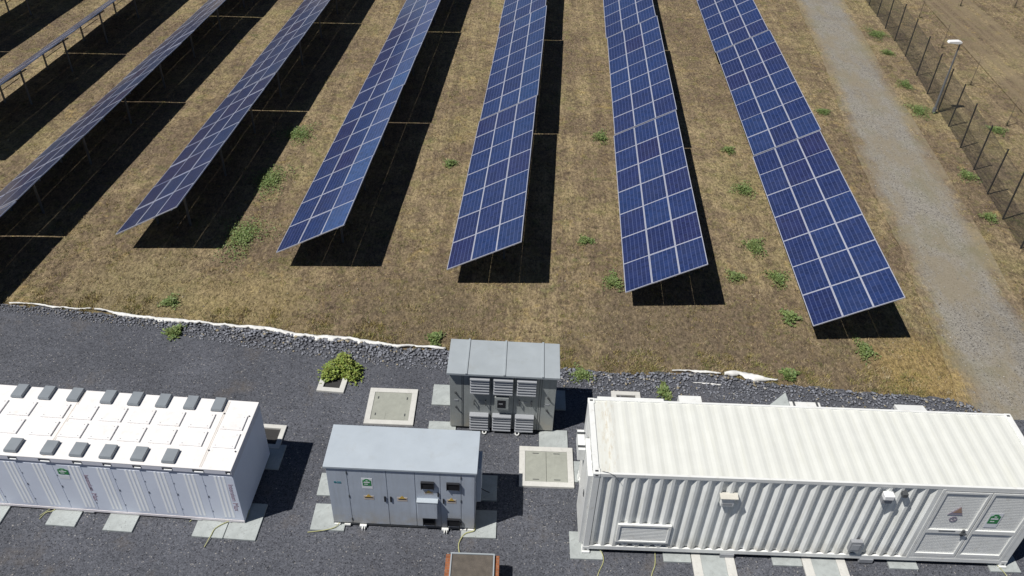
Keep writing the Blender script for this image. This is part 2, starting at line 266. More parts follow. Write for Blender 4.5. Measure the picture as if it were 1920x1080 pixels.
V2,T2=tufts(tx,ty,24,rng.uniform(.05,.12,m),rng.uniform(.06,.15,m),TP[rng.choice(6,m,p=[.2,.3,.2,.05,.1,.15])])
pal=np.array([(.36,.28,.165),(.30,.23,.13),(.44,.36,.22),(.21,.15,.09),(.18,.18,.075),(.28,.20,.11)]); pi=rng.choice(6,n,p=[.25,.22,.15,.15,.09,.14]); m=7500; tx=rng.uniform(-20,13,m); ty=edge_y(tx)+.1+rng.random(m)**1.2*7; k=(vnoise(tx,ty,1.7,6)+rng.normal(size=m)*.5>-.1)&onfield(tx,ty); tx,ty=tx[k],ty[k]; m=len(tx)
V3,T3=tufts(tx,ty,13,rng.uniform(.03,.10,m),rng.uniform(.03,.085,m),TP[rng.choice(6,m,p=[.25,.17,.15,.2,.15,.08])])
tint=np.repeat(pal[pi]*rng.uniform(.7,1.15,(n,1)),3,0); v=np.concatenate([v,V1,V2,V3]); tint=np.concatenate([tint,T1,T2,T3]); f=np.arange(len(v)).reshape(-1,3)
g=npmesh('dry_grass',v,f,MAT_STRAW,tint); g['kind']='stuff'; g['label']='short dry straw-coloured grass stubble covering the field'
# icosphere stones
import bmesh
bm=bmesh.new(); bmesh.ops.create_icosphere(bm,subdivisions=1,radius=1); IV=np.array([q.co[:] for q in bm.verts]); IF=np.array([[q.index for q in t.verts] for t in bm.faces]); bm.free()
def stones(name,px,py,pz,r,tints,label,flat=.6):
    n=len(px); k=len(IV); ax=rng.uniform(.65,1.25,(n,1,3)); jit=1+rng.normal(size=(n,k,1))*.16; V=IV[None]*ax*jit; V[:,:,2]*=flat
    t=rng.uniform(0,6.283,n); c_,s_=np.cos(t)[:,None],np.sin(t)[:,None]; X=V[:,:,0]*c_-V[:,:,1]*s_; Y=V[:,:,0]*s_+V[:,:,1]*c_
    V=np.stack([X,Y,V[:,:,2]],2)*r[:,None,None]+np.stack([px,py,pz],1)[:,None]
    f=(IF[None]+np.arange(n)[:,None,None]*k).reshape(-1,3); g=npmesh(name,V.reshape(-1,3),f,MAT_ROCK,np.repeat(tints,k,0)); g['kind']='stuff'; g['label']=label; return g
# rock edging band
n=5200; x=rng.uniform(-20,13,n); wid=np.interp(x,[-20,-17,-14,-11,-7,-4,0,4,8,12,13],[.35,.45,.5,.85,.9,.95,1.0,1.05,1.15,1.1,.8]); t=rng.random(n)**1.15; y=edge_y(x)-.05-t*wid
r=rng.uniform(.022,.064,n)*np.interp(x,[-20,-14,-11,-6,0,12],[.55,.8,1.15,1.15,1.0,.95])*(1-.35*t); g0=rng.uniform(.55,1.5,(n,1)); tn=np.where(rng.random((n,1))<.95,np.array([[.155,.162,.185]]),np.array([[.24,.21,.15]]))*g0; tn=tn*1.12; tn[rng.random(n)<.04]=(.33,.32,.30)
stones('rock_edging',x,y,r*.3+.003+(1-t)*.03,r,tn,'band of loose grey rocks along the edge of the gravel yard',.42)
n=5200; x=rng.uniform(-19,14,n); y=rng.uniform(-3.5,1,n)+rng.random(n)*8; ok=y<edge_y(x)-.4; x,y=x[ok],y[ok]; n=len(x); r=rng.uniform(.008,.022,n); r*=.8; r[rng.random(n)<.01]*=2
tn=np.array([[.15,.15,.155]])*rng.uniform(.4,1.2,(n,1)); tn[rng.random(n)<.012]=(.5,.49,.46); sx_=np.concatenate([rng.uniform(a,b,26) for a,b in ((-16,-15.2),(-14.2,-13.2),(-12.6,-11.7),(-10.3,-8.4),(-7.3,-6.3),(-3.3,-2.2),(-.4,.6),(2,6.9),(8,8.9),(10.6,11.6))]); sy_=rng.uniform(-.1,.5,len(sx_)); x=np.r_[x,sx_]; y=np.r_[y,sy_]; r=np.r_[r,rng.uniform(.005,.012,len(sx_))]; tn=np.r_[tn,np.tile([[.19,.19,.195]],(len(sx_),1))]; stones('gravel_stones',x,y,r*.4+np.r_[np.zeros(n),np.full(len(sx_),.045)],r,tn,'loose small stones scattered over the dark gravel')
n=1500; x=rng.uniform(12.8,18.5,n); y=rng.uniform(6,42,n); ok=~onfield(x,y); x,y=x[ok],y[ok]; n=len(x); r=rng.uniform(.012,.03,n); stones('track_stones',x,y,r*.4,r,np.array([[.36,.34,.31]])*rng.uniform(.5,1.3,(n,1)),'pale loose stones on the gravel track')
n=700; x=rng.uniform(-16,22,n); y=rng.uniform(6,36,n); ok=onfield(x,y); x,y=x[ok],y[ok]; n=len(x); r=rng.uniform(.01,.028,n); stones('field_stones',x,y,r*.2-.03,r,np.array([[.33,.30,.26]])*rng.uniform(.5,1.3,(n,1)),'pale stones lying in the dry grass')
# geotextile membrane
def membrane(pts,label,hi=.05):
    P_=np.array(pts); L=np.r_[0,np.cumsum(np.hypot(*np.diff(P_[:,:2],axis=0).T))]; m=int(L[-1]/.08); s_=np.linspace(0,L[-1],m); X=np.interp(s_,L,P_[:,0]);Y=np.interp(s_,L,P_[:,1]);W=.82*np.interp(s_,L,P_[:,2])*(1+.55*vnoise(s_,s_*0,3.1,2)+.18*rng.normal(size=m)); W=np.clip(W,.01,None)
    v=[];f=[]; J=6
    for i in range(m):
        for j in range(J):
            t=j/(J-1); v.append((X[i]+rng.normal()*.01,Y[i]+.04+(-t)*W[i]+.03*math.sin(s_[i]*2.3),.028+hi*math.sin(math.pi*t)*(1+.5*math.sin(s_[i]*7))+rng.normal()*.008))
    for i in range(m-1):
        for j in range(J-1): a=i*J+j; f.append((a,a+1,a+J+1,a+J))
    o=npmesh('ground_membrane',np.array(v),np.array(f),MEMB); so_=o.modifiers.new('s','SOLIDIFY'); so_.thickness=.006
    return tag(o,label,'membrane','white membrane strips showing along the rock edging')
membrane([(-19.4,9.10,.06),(-18.6,9.09,.05),(-17.8,9.02,.10),(-16.5,8.96,.04)],'thin start of the white membrane strip at the far left edge of the gravel',.03)
membrane([(-16.4,8.95,.05),(-15.5,8.79,.15),(-14.1,8.66,.20),(-13.3,8.58,.22),(-13.0,8.52,.15),(-11.6,8.44,.12),(-11.0,8.40,.20),(-10.3,8.34,.22),(-9.2,8.11,.20),(-8.7,8.09,.26),(-7.7,8.0,.24),(-6.7,7.88,.22),(-5.6,7.70,.10),(-4.9,7.68,.10),(-4.2,7.67,.12)],'long wavy white membrane strip between the grass and the rocks, left of the transformer cabinet',.05)
membrane([(3.3,6.98,.04),(4.0,7.0,.10),(4.9,6.98,.08)],'short thin white membrane scrap behind the white container',.03)
membrane([(5.0,6.95,.1),(5.3,7.05,.32),(5.8,6.98,.36),(6.3,6.80,.18),(6.7,6.72,.03)],'widest bulging white membrane scrap behind the white container',.08)
membrane([(3.9,6.45,.03),(4.4,6.42,.10),(4.8,6.38,.05)],'bluish white membrane scrap among the rocks behind the white container',.02)
# ---------------------------------------------------------------- vegetation
def leafclump(name,n,rad,h,size,mat,parent=None,squash=1,seed=0,stemn=0):
    q=np.random.default_rng(seed); r=rad*(np.sqrt(q.random(n)) if name=='foliage' else np.clip(np.abs(q.normal(size=n))*.44,0,.95)); t=q.uniform(0,6.283,n); r=np.where((q.random(n)<.07)&(name=='foliage'),r*1.3,r); lob=1+.28*np.sin(3*t+seed)+.18*np.sin(5*t+seed*2); X=r*np.cos(t)*lob; Y=r*np.sin(t)*lob*squash
    Z=h*np.clip(1-(r/rad)**2*.8,.12,1)*q.uniform(.15,1,n)+.01; S_=size*q.uniform(.6,1.3,n); a=q.uniform(0,6.283,n); tl=q.uniform(-.25,.7,n)
    dx=np.c_[np.cos(a)*np.cos(tl),np.sin(a)*np.cos(tl),np.sin(tl)]; sx=np.c_[-np.sin(a),np.cos(a),q.uniform(-.5,.5,n)]; P0=np.c_[X,Y,Z]
    V=np.stack([P0,P0+dx*S_[:,None]*.5+sx*S_[:,None]*.32,P0+dx*S_[:,None],P0+dx*S_[:,None]*.5-sx*S_[:,None]*.32],1).reshape(-1,3); V[:,2]=np.maximum(V[:,2],.0)
    tint=np.repeat(q.uniform(.55,1.45,(n,1))*np.array([[1,1,1]])+np.c_[q.uniform(0,.3,n),q.uniform(0,.15,n),np.zeros(n)],4,0)
    o=npmesh(name,V,np.arange(4*n).reshape(-1,4),mat,tint); 
    if parent: o.parent=parent
    return o
bush=thing('shrub','leafy bright green shrub growing out of the small square concrete pit','shrub',(-7.42,6.40,.02))
leafclump('foliage',2600,.58,.52,.085,MAT_LEAF,bush,.85,3)
b=MB()
for k in range(9):
    a=k*.7; b.tube([(0,-.1,0),(.12*math.cos(a),.12*math.sin(a),.25),(.33*math.cos(a),.3*math.sin(a),.45)],.009,5)
b.build('stem',MAT_STEM,bush)
WEEDS=[(-12.26,22.1,.75,.6,'green weed patch beside the shadow strip, farthest of three in a line'),(-12.53,17.9,.75,.95,'green weed patch at the shadow edge, middle of three in a line'),(-12.58,13.7,.8,1.0,'largest round weed patch beside the shadow, nearest of three in a line'),(-4.96,19.94,.36,.6,'lone weed tuft left of the third panel row from the track'),(.82,14.29,.36,.5,'weed tuft between the second and third panel rows from the track'),(1.72,11.7,.40,.8,'weed tuft touching the low corner of the second panel row from the track'),(8.0,18.67,.55,.7,'broad weed tuft left of the rightmost panel row, halfway up'),(7.55,14.32,.50,.8,'weed tuft left of the rightmost panel row, about its near table middle'),(8.0,12.3,.42,.9,'weed tuft hugging the low edge of the rightmost panel row'),(7.9,10.0,.30,.8,'small weed tuft at the near low corner of the rightmost panel row'),(10.09,8.39,.36,1.3,'bluish green weed in front of the shadow of the rightmost panel row'),(-13.99,9.54,.34,.6,'small weed near the white membrane, left side'),(2.0,22.99,.42,.9,'weed tuft beside the low edge of the second panel row, farther up'),(8.0,22.2,.34,.7,'weed tuft beside the far part of the rightmost panel row'),(13.7,26.7,.42,.5,'weed tuft at the left border of the gravel track'),(18.9,27.3,.65,.8,'bright weed patch at the foot of the street lamp'),(20.16,37.9,.75,.8,'bright weed patch along the fence near the top of the picture'),(18.71,20.7,.45,.8,'weed tuft between the track and the fence, below the lamp'),(19.83,34.95,.42,.7,'weed tuft by the fence, second bright one from the top'),(19.3,30.5,.42,1.0,'weed tuft by the fence just above the lamp'),(18.18,17.2,.35,.7,'low weed tuft between track and fence, nearest the viewer'),(22.14,25.4,.50,.6,'green weed outside the fence beside a thin stake'),(6.4,12.3,.35,.6,'small sparse weed right of the shadow of the second panel row'),(.29,6.63,.42,.5,'brownish low weeds among rocks right of the transformer cabinet'),(2.9,6.0,.22,1,'tiny dark weed on the gravel behind the white container'),(-13.31,7.94,.32,.6,'dark weed growing in the rocks, left'),(-4.61,8.15,.26,.8,'small bright weed just above the membrane end'),(7.15,7.05,.3,.6,'small olive weed at the grass edge behind the container')]
for i,(x,y,r,sq,lb) in enumerate(WEEDS):
    o=leafclump('weed_patch',int(1000*r/.5*(1.3 if i<3 else 1.0))+150,r*(1.3 if i<3 else 1.05),.13,(.07 if r>.33 else .10),MAT_WEED,None,min(1.7,sq*1.7),i+11); o.location=(x,y,-.03 if y>edge_y(x) else .0); tag(o,lb,'weed','green weed patches')
# ---------------------------------------------------------------- solar tables
TILT=math.atan2(1.46,2.64); CT,ST=math.cos(TILT),math.sin(TILT)
mm=MB(); fw=.026; mm.box(0,1.0035,0,fw,-.035,0).box(0,1.0035,1.6635-fw,1.6635,-.035,0).box(0,fw,fw,1.6635-fw,-.035,0).box(1.0035-fw,1.0035,fw,1.6635-fw,-.035,0).add([(fw,fw,-.004),(1.0035-fw,fw,-.004),(1.0035-fw,1.6635-fw,-.004),(fw,1.6635-fw,-.004)],[(0,1,2,3)],1).add([(fw,fw,-.010),(1.0035-fw,fw,-.010),(1.0035-fw,1.6635-fw,-.010),(fw,1.6635-fw,-.010)],[(3,2,1,0)],2)
MOD0=mm.build('solar_module',[ALU,GLASS,MGREY],None,fix=False); MODME=MOD0.data; D.objects.remove(MOD0)
pf=MB().box(-.04,.04,-.03,.03,-.1,.93); pr=MB().box(-.04,.04,-.03,.03,-.1,1.86)
rf=MB().beam((.3,0,-.115),(2.5,0,-.115),.05,.07); rl=MB().box(-.025,.025,0,11.6,-.075,-.037); brc=MB().beam((.62,0,.62),(1.75,0,1.35),.035,.035)
PRT={}
for k,m in (('post_front',pf),('post_rear',pr),('rafter',rf),('rail',rl),('brace',brc)):
    o=m.build(k,GALV if k!='rail' else ALU); PRT[k]=o.data; D.objects.remove(o)
def part(name,me,par,loc,rot=(0,0,0)):
    o=D.objects.new(name,me); C.objects.link(o); o.parent=par; o.location=loc; o.rotation_euler=rot; return o
ROWS=[('rightmost row beside the gravel track',8.228,8.749,.032,[0,1,2]),('second row from the track',1.962,10.192,.0425,[0,1,2]),('third row from the track',-4.421,11.124,.051,[0,1,2]),('fourth row from the track',-10.728,11.755,.062,[0,1,2]),('fifth row from the track',-16.886,12.498,.066,[0,1,2]),('sixth row from the track',-23.80,1.28,.073,[0,1,2,3]),('seventh row, seen edge-on',-29.0,6.7,.078,[1,2]),('last row at upper left',-35.3,6.4,.08,[1,2])]
ORD=['nearest','second','third','fourth']
for ri,(rn,x0,y0,psi,ts) in enumerate(ROWS):
    TILT=math.atan2(1.46,2.64) if ri<5 else (math.radians(29) if ri==5 else math.radians(30)); CT,ST=math.cos(TILT),math.sin(TILT)
    zr=-.28 if ri==5 else (-.06 if ri>5 else 0)
    for t in ts:
        dl=t*11.735; jx=(0,.035,-.02,.01)[t]+rng.normal()*.008; jz=(0,.028,.0,.02)[t]+rng.normal()*.006; q=[0,0,0]
        if t==0 and ri<5: jx=jz=0
        jz+=zr
        root=thing('solar_table','blue solar table, '+ORD[t-ts[0]]+' table of the '+rn,'solar table',(x0+dl*math.sin(psi)+jx,y0+dl*math.cos(psi),0),-psi,'tilted solar tables standing in rows')
        for i in range(3):
            for j in range(7):
                s_=i*1.0085; mo=part('solar_module',MODME,root,(s_*CT,j*1.6685,.70+jz+s_*ST+rng.normal()*.0015),(rng.normal()*.004,-TILT+rng.normal()*.004,0)); mo.color=(2.2,2.1,1.65,1) if (i==2 and ri==3) else ((1.3,1.3,1.1,1) if i==2 and ri==2 else ((1.5,1.2,.8,1) if ri>=5 else ((1.15,1.0,.82,1) if ri==4 else (1,1,1,1))))  # tints paint reflection into two rows' top columns, grazing glare into the left rows
        for j in range(3):
            yp=1.95+j*3.9
            part('post',PRT['post_front'],root,(.62,yp,zr)); part('post',PRT['post_rear'],root,(1.95,yp,-.1+zr)); part('rafter',PRT['rafter'],root,(.05,yp,.70+zr),(0,-TILT,0)); part('brace',PRT['brace'],root,(0,yp,zr))
        for s_ in (.3,1.15,1.85,2.7): part('rail',PRT['rail'],root,(s_*CT,.02,.70+s_*ST+jz),(0,-TILT,0))
# ---------------------------------------------------------------- fence, lamp, stakes
FP=[(21.55,45.4),(21.35,43.2),(21.2,41.1),(21.05,39.02),(20.95,37.0),(20.75,34.6),(20.45,31.9),(20.15,29.5),(19.97,27.5),(19.8,25.7),(19.53,23.5),(19.27,21.35),(18.98,19.2),(18.75,17.15),(18.53,15.01),(18.3,12.9),(18.08,10.8)]
fn=thing('wire_fence','tall wire mesh fence on thin dark posts right of the gravel track','fence',(19,25,0)); 
for (x,y) in FP:
    lx,ly=rng.normal()*.03,rng.normal()*.03; MB().beam((x-19,y-25,-.2),(x-19+lx,y-25+ly,2.25),.05,.05).build('post',POSTM,fn)
def wires(name,pts,h,sp,r,parent,off):
    V=[];Fc=[]
    def seg(a,b):
        a=np.array(a);b=np.array(b); d=b-a; u=np.cross(d,[0,0,1.]); u/= (np.linalg.norm(u)+1e-9); w_=np.cross(d/np.linalg.norm(d),u); k=len(V)
        for p in (a,b):
            for t in (0,2.094,4.188): V.append(p+r*(math.cos(t)*u+math.sin(t)*w_))
        for i in range(3): Fc.append((k+i,k+(i+1)%3,k+3+(i+1)%3,k+3+i))
    P_=np.array(pts)[::-1]; L=np.r_[0,np.cumsum(np.hypot(*np.diff(P_,axis=0).T))]
    at=lambda s_:(np.interp(s_,L,P_[:,0])-off[0],np.interp(s_,L,P_[:,1])-off[1])
    s_=-h
    while s_<L[-1]:
        for sg in (1,-1):
            a,b=(s_,s_+h) if sg>0 else (s_+h,s_); lo=max(0,min(a,b)); hi=min(L[-1],max(a,b))
            if hi>lo:
                za=(lo-a)/(b-a)*h; zb=(hi-a)/(b-a)*h; seg((*at(lo),za+.03),(*at(hi),zb+.03))
        s_+=sp
    for z in (.05,h*.5,h): 
        for i in range(len(P_)-1): seg((P_[i][0]-off[0],P_[i][1]-off[1],z),(P_[i+1][0]-off[0],P_[i+1][1]-off[1],z))
    o=npmesh(name,np.array(V),np.array(Fc),POSTM); o.parent=parent
wires('wire_mesh',FP,2.0,.075,.0033,fn,(19,25))
lp=thing('street_lamp','grey street lamp post with flat white head by the wire fence','street lamp',(19.62,27.2,0))
MB().cyl((0,0,-.1),(0,0,1.9),.065,12,r2=.055).cyl((0,0,1.9),(.02,0,3.75),.045,12,r2=.038).build('pole',POLE,lp)
MB().cyl((0,0,0),(0,0,.25),.10,10).build('base_sleeve',POLE,lp)
MB().prism([(-.62,3.72),(-.10,3.68),(.06,3.72),(.06,3.80),(-.1,3.85),(-.58,3.82)],1,-.12,.12).build('lamp_head',LAMPW,lp,bevel=.02)
for o in lp.children:
    if o.name.startswith('lamp_head'):
        pass
STK=[(23.54,36.23,'thin wooden stake outside the fence, above the street lamp head'),(23.07,30.9,'thin wooden stake with dry vine outside the fence, right of the lamp'),(22.92,26.06,'nearest thin wooden stake outside the fence'),(24.05,41.34,'thin wooden stake outside the fence, near the top edge'),(27.72,43.74,'dark wooden stake beyond the farm track at the top edge'),(31.54,44.0,'rightmost wooden stake at the top right corner')]
for i,(x,y,lb) in enumerate(STK):
    t=thing('wooden_stake',lb,'stake',(x,y,-.03),0,'thin stakes outside the fence'); MB().cyl((0,0,-.1),(.03,.02,1.45 if i<4 else 1.7),.022,6,r2=.016).build('pole',WOOD if i<4 else POSTM,t)
    dv=leafclump('dry_vine',120,.28,.22,.05,MAT_STEM,t,.7,i+60)
# ---------------------------------------------------------------- slabs and pits
def slab(x0,x1,y0,y1,label,h=.05,skew=0,mat=SLAB):
    x,y=(x0+x1)/2,(y0+y1)/2; o=MB().box(x0-x,x1-x,y0-y,y1-y,-.06,h).build('concrete_slab',mat,None,bevel=.008); o.location=(x,y,0); o.rotation_euler=(0,0,skew)
    return tag(o,label,'slab','pale concrete footing slabs')
slab(-16.1,-15.28,.2,1.3,'pale footing slab cut by the left edge, under the front of the battery container',skew=-.04)
slab(-14.1,-13.32,.22,1.2,'pale footing slab under the battery container front, second from the left',skew=-.04)
slab(-12.56,-11.78,.12,1.2,'pale footing slab under the battery container front, third from the left',skew=-.04)
slab(-10.2,-9.38,.03,1.2,'left half of the double footing slab at the right corner of the battery container',skew=-.04)
slab(-9.36,-8.52,0.0,1.15,'right half of the double footing slab at the right corner of the battery container',skew=-.04)
slab(-9.3,-8.48,2.35,3.25,'footing slab in the shadow at the rear right corner of the battery container',skew=-.04)
slab(-7.25,-6.3,1.5,2.27,'footing slab left of the front cabinet, the rear one')
slab(-7.2,-6.3,.38,1.22,'footing slab under the front left corner of the front cabinet')
slab(-3.2,-2.27,.32,1.2,'footing slab under the front right corner of the front cabinet')
slab(-3.0,-2.29,1.53,2.4,'shaded footing slab behind the right side of the front cabinet')
slab(-4.42,-3.6,5.07,5.94,'footing slab at the left rear of the transformer cabinet')
slab(-4.42,-3.6,3.7,4.38,'footing slab at the left front of the transformer cabinet')
slab(-1.1,-.25,3.52,4.2,'footing slab at the right front corner of the transformer cabinet')
slab(-1.0,-.26,5.05,5.88,'shaded footing slab at the right rear of the transformer cabinet')
slab(-.32,.53,-.21,.62,'footing slab under the left front foot of the white container')
slab(2.12,2.84,-.20,.8,'footing slab at the front of the white container, left of the left cable duct cover')
slab(4.98,5.75,-.19,.8,'footing slab at the front of the white container, left of the right cable duct cover')
slab(8.04,8.80,-.16,.8,'footing slab in front of the white container below the doors')
slab(10.7,11.5,-.14,.7,'footing slab under the right front foot of the white container')
def duct(x0,x1,label,y1=.6):
    t=thing('cable_duct',label,'cable duct',((x0+x1)/2,-1.2,0),0,'concrete cable duct covers leading under the container'); hw=(x1-x0)/2
    MB().box(-hw,-hw+.24,-1.6,1.2+y1,-.08,.06).box(hw-.24,hw,-1.6,1.2+y1,-.08,.06).build('kerb',CONC,t,bevel=.01)
    MB().box(-hw+.243,hw-.243,-1.6,1.2+y1,-.08,.045).build('cover',SLAB,t,bevel=.006)
duct(2.86,3.98,'left concrete cable duct with pale kerbs in front of the white container'); duct(5.77,6.91,'right concrete cable duct with pale kerbs in front of the white container')
def pit(name,x0,x1,y0,y1,wl,label,kind,h=.07,rz=0):
    x,y=(x0+x1)/2,(y0+y1)/2; a,b_=(x1-x0)/2,(y1-y0)/2; t=thing(name,label,'pit' if kind=='open' else 'manhole',(x,y,0),rz)
    MB().box(-a,a,-b_,-b_+wl,-.1,h).box(-a,a,b_-wl,b_,-.1,h).box(-a,-a+wl,-b_+wl,b_-wl,-.1,h).box(a-wl,a,-b_+wl,b_-wl,-.1,h).build('frame',CONC,t,bevel=.008)
    ia,ib=a-wl-.002,b_-wl-.002
    if kind=='open': MB().box(-ia,ia,-ib,ib,-.1,.006).build('soil',SOIL,t)
    elif kind=='one':
        l=MB().box(-ia,ia,-ib,ib,-.1,h-.02).build('lid',LID,t,bevel=.006)
        for sx in (-1,1):
            for sy in (-1,1): MB().box(sx*ia*.78-.018,sx*ia*.78+.018,sy*ib*.6-.05,sy*ib*.6+.05,h-.0195,h-.012).build('lifting_slot',DGREY,l)
        MB().box(-.06,.45,-ib+.03,-.12,h-.0195,h-.016).box(-.45,-.14,-ib+.03,-.2,h-.0195,h-.016).build('patch',LID,l)
    else:
        for sx in (-1,1):
            x_0,x_1=(-ia,-.004) if sx<0 else (.004,ia)
            l=MB().box(x_0,x_1,-ib,ib,-.1,h-.015).build('lid',LID,t,bevel=.006)
            for sy in (-1,1): MB().box(sx*ia*.5-.09,sx*ia*.5+.09,sy*ib*.86-.012,sy*ib*.86+.012,h-.0145,h-.008).build('lifting_slot',DGREY,l)
    return t
pit('planting_pit',-8.03,-7.17,5.44,6.34,.17,'small square white concrete pit that the shrub grows from','open',rz=-.06)
pit('inspection_chamber',-6.38,-4.89,4.17,5.67,.17,'square pale manhole with a one-piece lid between shrub and front cabinet','one')
pit('inspection_chamber',-1.68,-.12,2.06,3.51,.17,'square pale manhole with a two-piece lid left of the white container','two')
pit('inspection_chamber',-9.5,-8.64,3.1,3.99,.14,'small pale-rimmed pit peeking out behind the battery container','open',rz=-.04)
pit('inspection_chamber',1.2,2.12,5.2,5.93,.16,'small pale-rimmed pit right behind the white container roof','open')
slab(-.1,.5,2.28,3.03,'narrow pale slab between the two-lid manhole and the white container end')
# ---------------------------------------------------------------- cables
def cable(pts,label,r=.011):
    P_=[Vector(p) for p in pts]; Q=[]
    for i in range(len(P_)-1):
        p0=P_[max(0,i-1)];p1=P_[i];p2=P_[i+1];p3=P_[min(len(P_)-1,i+2)]
        for k in range(6):
            t=k/6; Q.append(.5*((2*p1)+(p2-p0)*t+(2*p0-5*p1+4*p2-p3)*t*t+(3*p1-p0-3*p2+p3)*t**3))
    Q.append(P_[-1]); b=MB().tube(Q,r,6); o=b.build('earth_cable',YEL); return tag(o,label,'cable','yellow green earth cables')
cable([(-13.95,.9,.15),(-14.08,.68,.06),(-14.27,.62,.03),(-14.36,.42,.02)],'yellowish earth cable leaving the battery container near its second slab')
cable([(-13.98,.9,.15),(-14.2,.72,.06),(-14.40,.52,.02)],'thinner twin earth cable beside the second slab of the battery container',.008)
cable([(-9.75,.9,.15),(-10.02,.74,.08),(-10.26,.70,.06),(-10.42,.5,.02)],'short yellowish earth cable left of the double slab')
cable([(-8.9,.85,.15),(-8.98,.6,.08),(-9.36,.52,.08),(-9.66,.30,.07),(-9.72,.04,.07),(-9.8,-.25,.02)],'long curved earth cable lying over the double slab')
cable([(-6.4,.7,.12),(-6.51,.48,.09),(-6.77,.37,.07),(-7.25,.31,.02)],'pale earth cable at the front left foot of the front cabinet')
cable([(-2.85,.7,.12),(-2.86,.5,.09),(-3.1,.40,.07),(-3.24,.12,.02),(-3.18,-.25,.02),(-3.1,-.5,.02)],'yellowish earth cable running from the front cabinet to the brick box',.014)
cable([(1.92,.3,.12),(1.92,.05,.03),(1.88,-.29,.02),(1.76,-.6,.02),(1.7,-1.0,.02)],'yellowish earth cable in front of the white container below the hatch',.012)
cable([(.40,.1,.12),(.52,-.05,.07),(.54,-.26,.02),(.40,-.58,.02),(.3,-.9,.02)],'pale earth cable at the left front foot of the white container')
cable([(10.9,.0,.12),(11.0,-.12,.07),(11.08,-.3,.02),(11.0,-.6,.02)],'pale earth cable at the right front foot of the white container')
cable([(-2.75,1.2,1.0),(-2.62,1.35,.7),(-2.5,1.6,.3),(-2.55,1.8,.08)],'dark looped cable at the right side of the front cabinet',.012).data.materials[0]=BLACK
# ---------------------------------------------------------------- writing
def text(s_,size,mat,parent,loc,rot,name='lettering',ext=.002):
    cu=D.curves.new('t','FONT'); cu.body=s_; cu.size=size; cu.extrude=ext; cu.align_x='CENTER'; cu.align_y='CENTER'; o=D.objects.new('t',cu); C.objects.link(o)
    dg=bpy.context.evaluated_depsgraph_get(); me=D.meshes.new_from_object(o.evaluated_get(dg)); D.objects.remove(o); me.materials.clear(); me.materials.append(mat)
    n=D.objects.new(name,me); C.objects.link(n); n.parent=parent; n.location=loc; n.rotation_euler=rot; return n
FR=(math.pi/2,0,0)
def green_sticker(p,x,z,w_,h,y=0,white=True):
    k=MB()
    if white: k.box(x-w_*.62,x+w_*.62,y-.004,y,z-h*.95,z+h*.62)
    o=k.build('sticker',STW,p) if white else p
    t=MB().prism([(x-w_/2,z-h/2),(x+w_/2,z-h/2),(x+w_/2,z+h*.28),(x+w_*.3,z+h*.36),(x+w_*.18,z+h*.5),(x-w_*.18,z+h*.5),(x-w_*.3,z+h*.36),(x-w_/2,z+h*.28)],1,y-.008,y-.003).build('green_field',GREEN,o)
    MB().box(x-w_*.36,x+w_*.34,y-.011,y-.0085,z-h*.04,z+h*.08).box(x-w_*.3,x+w_*.1,y-.011,y-.0085,z-h*.3,z-h*.22).box(x-w_*.12,x+w_*.12,y-.011,y-.0085,z+h*.2,z+h*.28).build('print',STW,o)
    return o
def warn_sticker(p,x,z,w_,h,y=0):
    o=MB().box(x-w_/2,x+w_/2,y-.004,y,z-h*.5,z+h*.28).build('sticker',STP,p)
    MB().prism([(x-w_*.32,z+h*.02),(x+w_*.32,z+h*.02),(x,z+h*.62)],1,y-.008,y-.003).build('warning_triangle',STY,o)
    MB().box(x-w_*.40,x+w_*.42,y-.011,y-.0085,z-h*.12,z+h*.02).build('print',BLACK,o); return o
# ---------------------------------------------------------------- white 11 m container (right)
WALLR=paint('white_corrugated_wall',(.80,.815,.80),.5,.08,2,dirt=(.47,.47,.41),streak=True)
cR=thing('shipping_container','long white corrugated equipment container with double doors at its right front','container',(0,0,0),0)
L_,W_,H_=11.1,2.49,3.215
def corr(x0,x1,z0,z1,yo,yi,per=.2905):
    yi=yi*1.2
    V=[];Fc=[]; x=x0; prof=[]
    while x<x1-1e-4:
        for dx,y in ((0,yo),(.07,yo),(.145,yi),(.2155,yi)):
            if x+dx<x1: prof.append((x+dx,y))
        x+=per
    prof.append((x1,yo)); 
    for (a,b_) in prof: V+=[(a,b_,z0),(a,b_,z1)]
    for i in range(len(prof)-1): Fc.append((2*i,2*i+2,2*i+3,2*i+1))
    return V,Fc
v,f=corr(.17,8.42,.34,3.10,.004,.062); MB().add(v,f).build('side_wall',WALLR,cR,fix=False)
v,f=corr(.17,10.93,.34,3.10,-.004,-.062); v=[(a,W_+b_,c_) for a,b_,c_ in v]; MB().add(v,[q[::-1] for q in f]).build('side_wall',WHITE,cR,fix=False)
v,f=corr(.17,W_-.17,.34,3.10,.004,.05); MB().add([(b_,a,c_) for a,b_,c_ in v],[q[::-1] for q in f]).build('end_wall',WHITE,cR,fix=False)
MB().add([(L_-b_,a,c_) for a,b_,c_ in v],f).build('end_wall',WHITE,cR,fix=False)
V=[];Fc=[];x=.30;prof=[(.14,3.185)]
while x<10.9:
    for dx,z in ((0,3.183),(.09,3.183),(.18,3.197),(.27,3.197)):
        if x+dx<10.95: prof.append((x+dx,z))
    x+=.36
prof.append((10.96,3.183))
for a,z in prof: V+=[(a,.06,z),(a,W_-.06,z)]
for i in range(len(prof)-1): Fc.append((2*i,2*i+2,2*i+3,2*i+1))
MB().add(V,Fc).build('roof',MAT_CROOF,cR,fix=False)
MB().box(.16,L_-.16,0,.06,3.10,H_).box(.16,L_-.16,W_-.06,W_,3.10,H_).box(0,.14,.16,W_-.16,3.08,H_+.003).box(L_-.14,L_,.16,W_-.16,3.08,H_+.003).build('top_rail',WHITE,cR,bevel=.006)
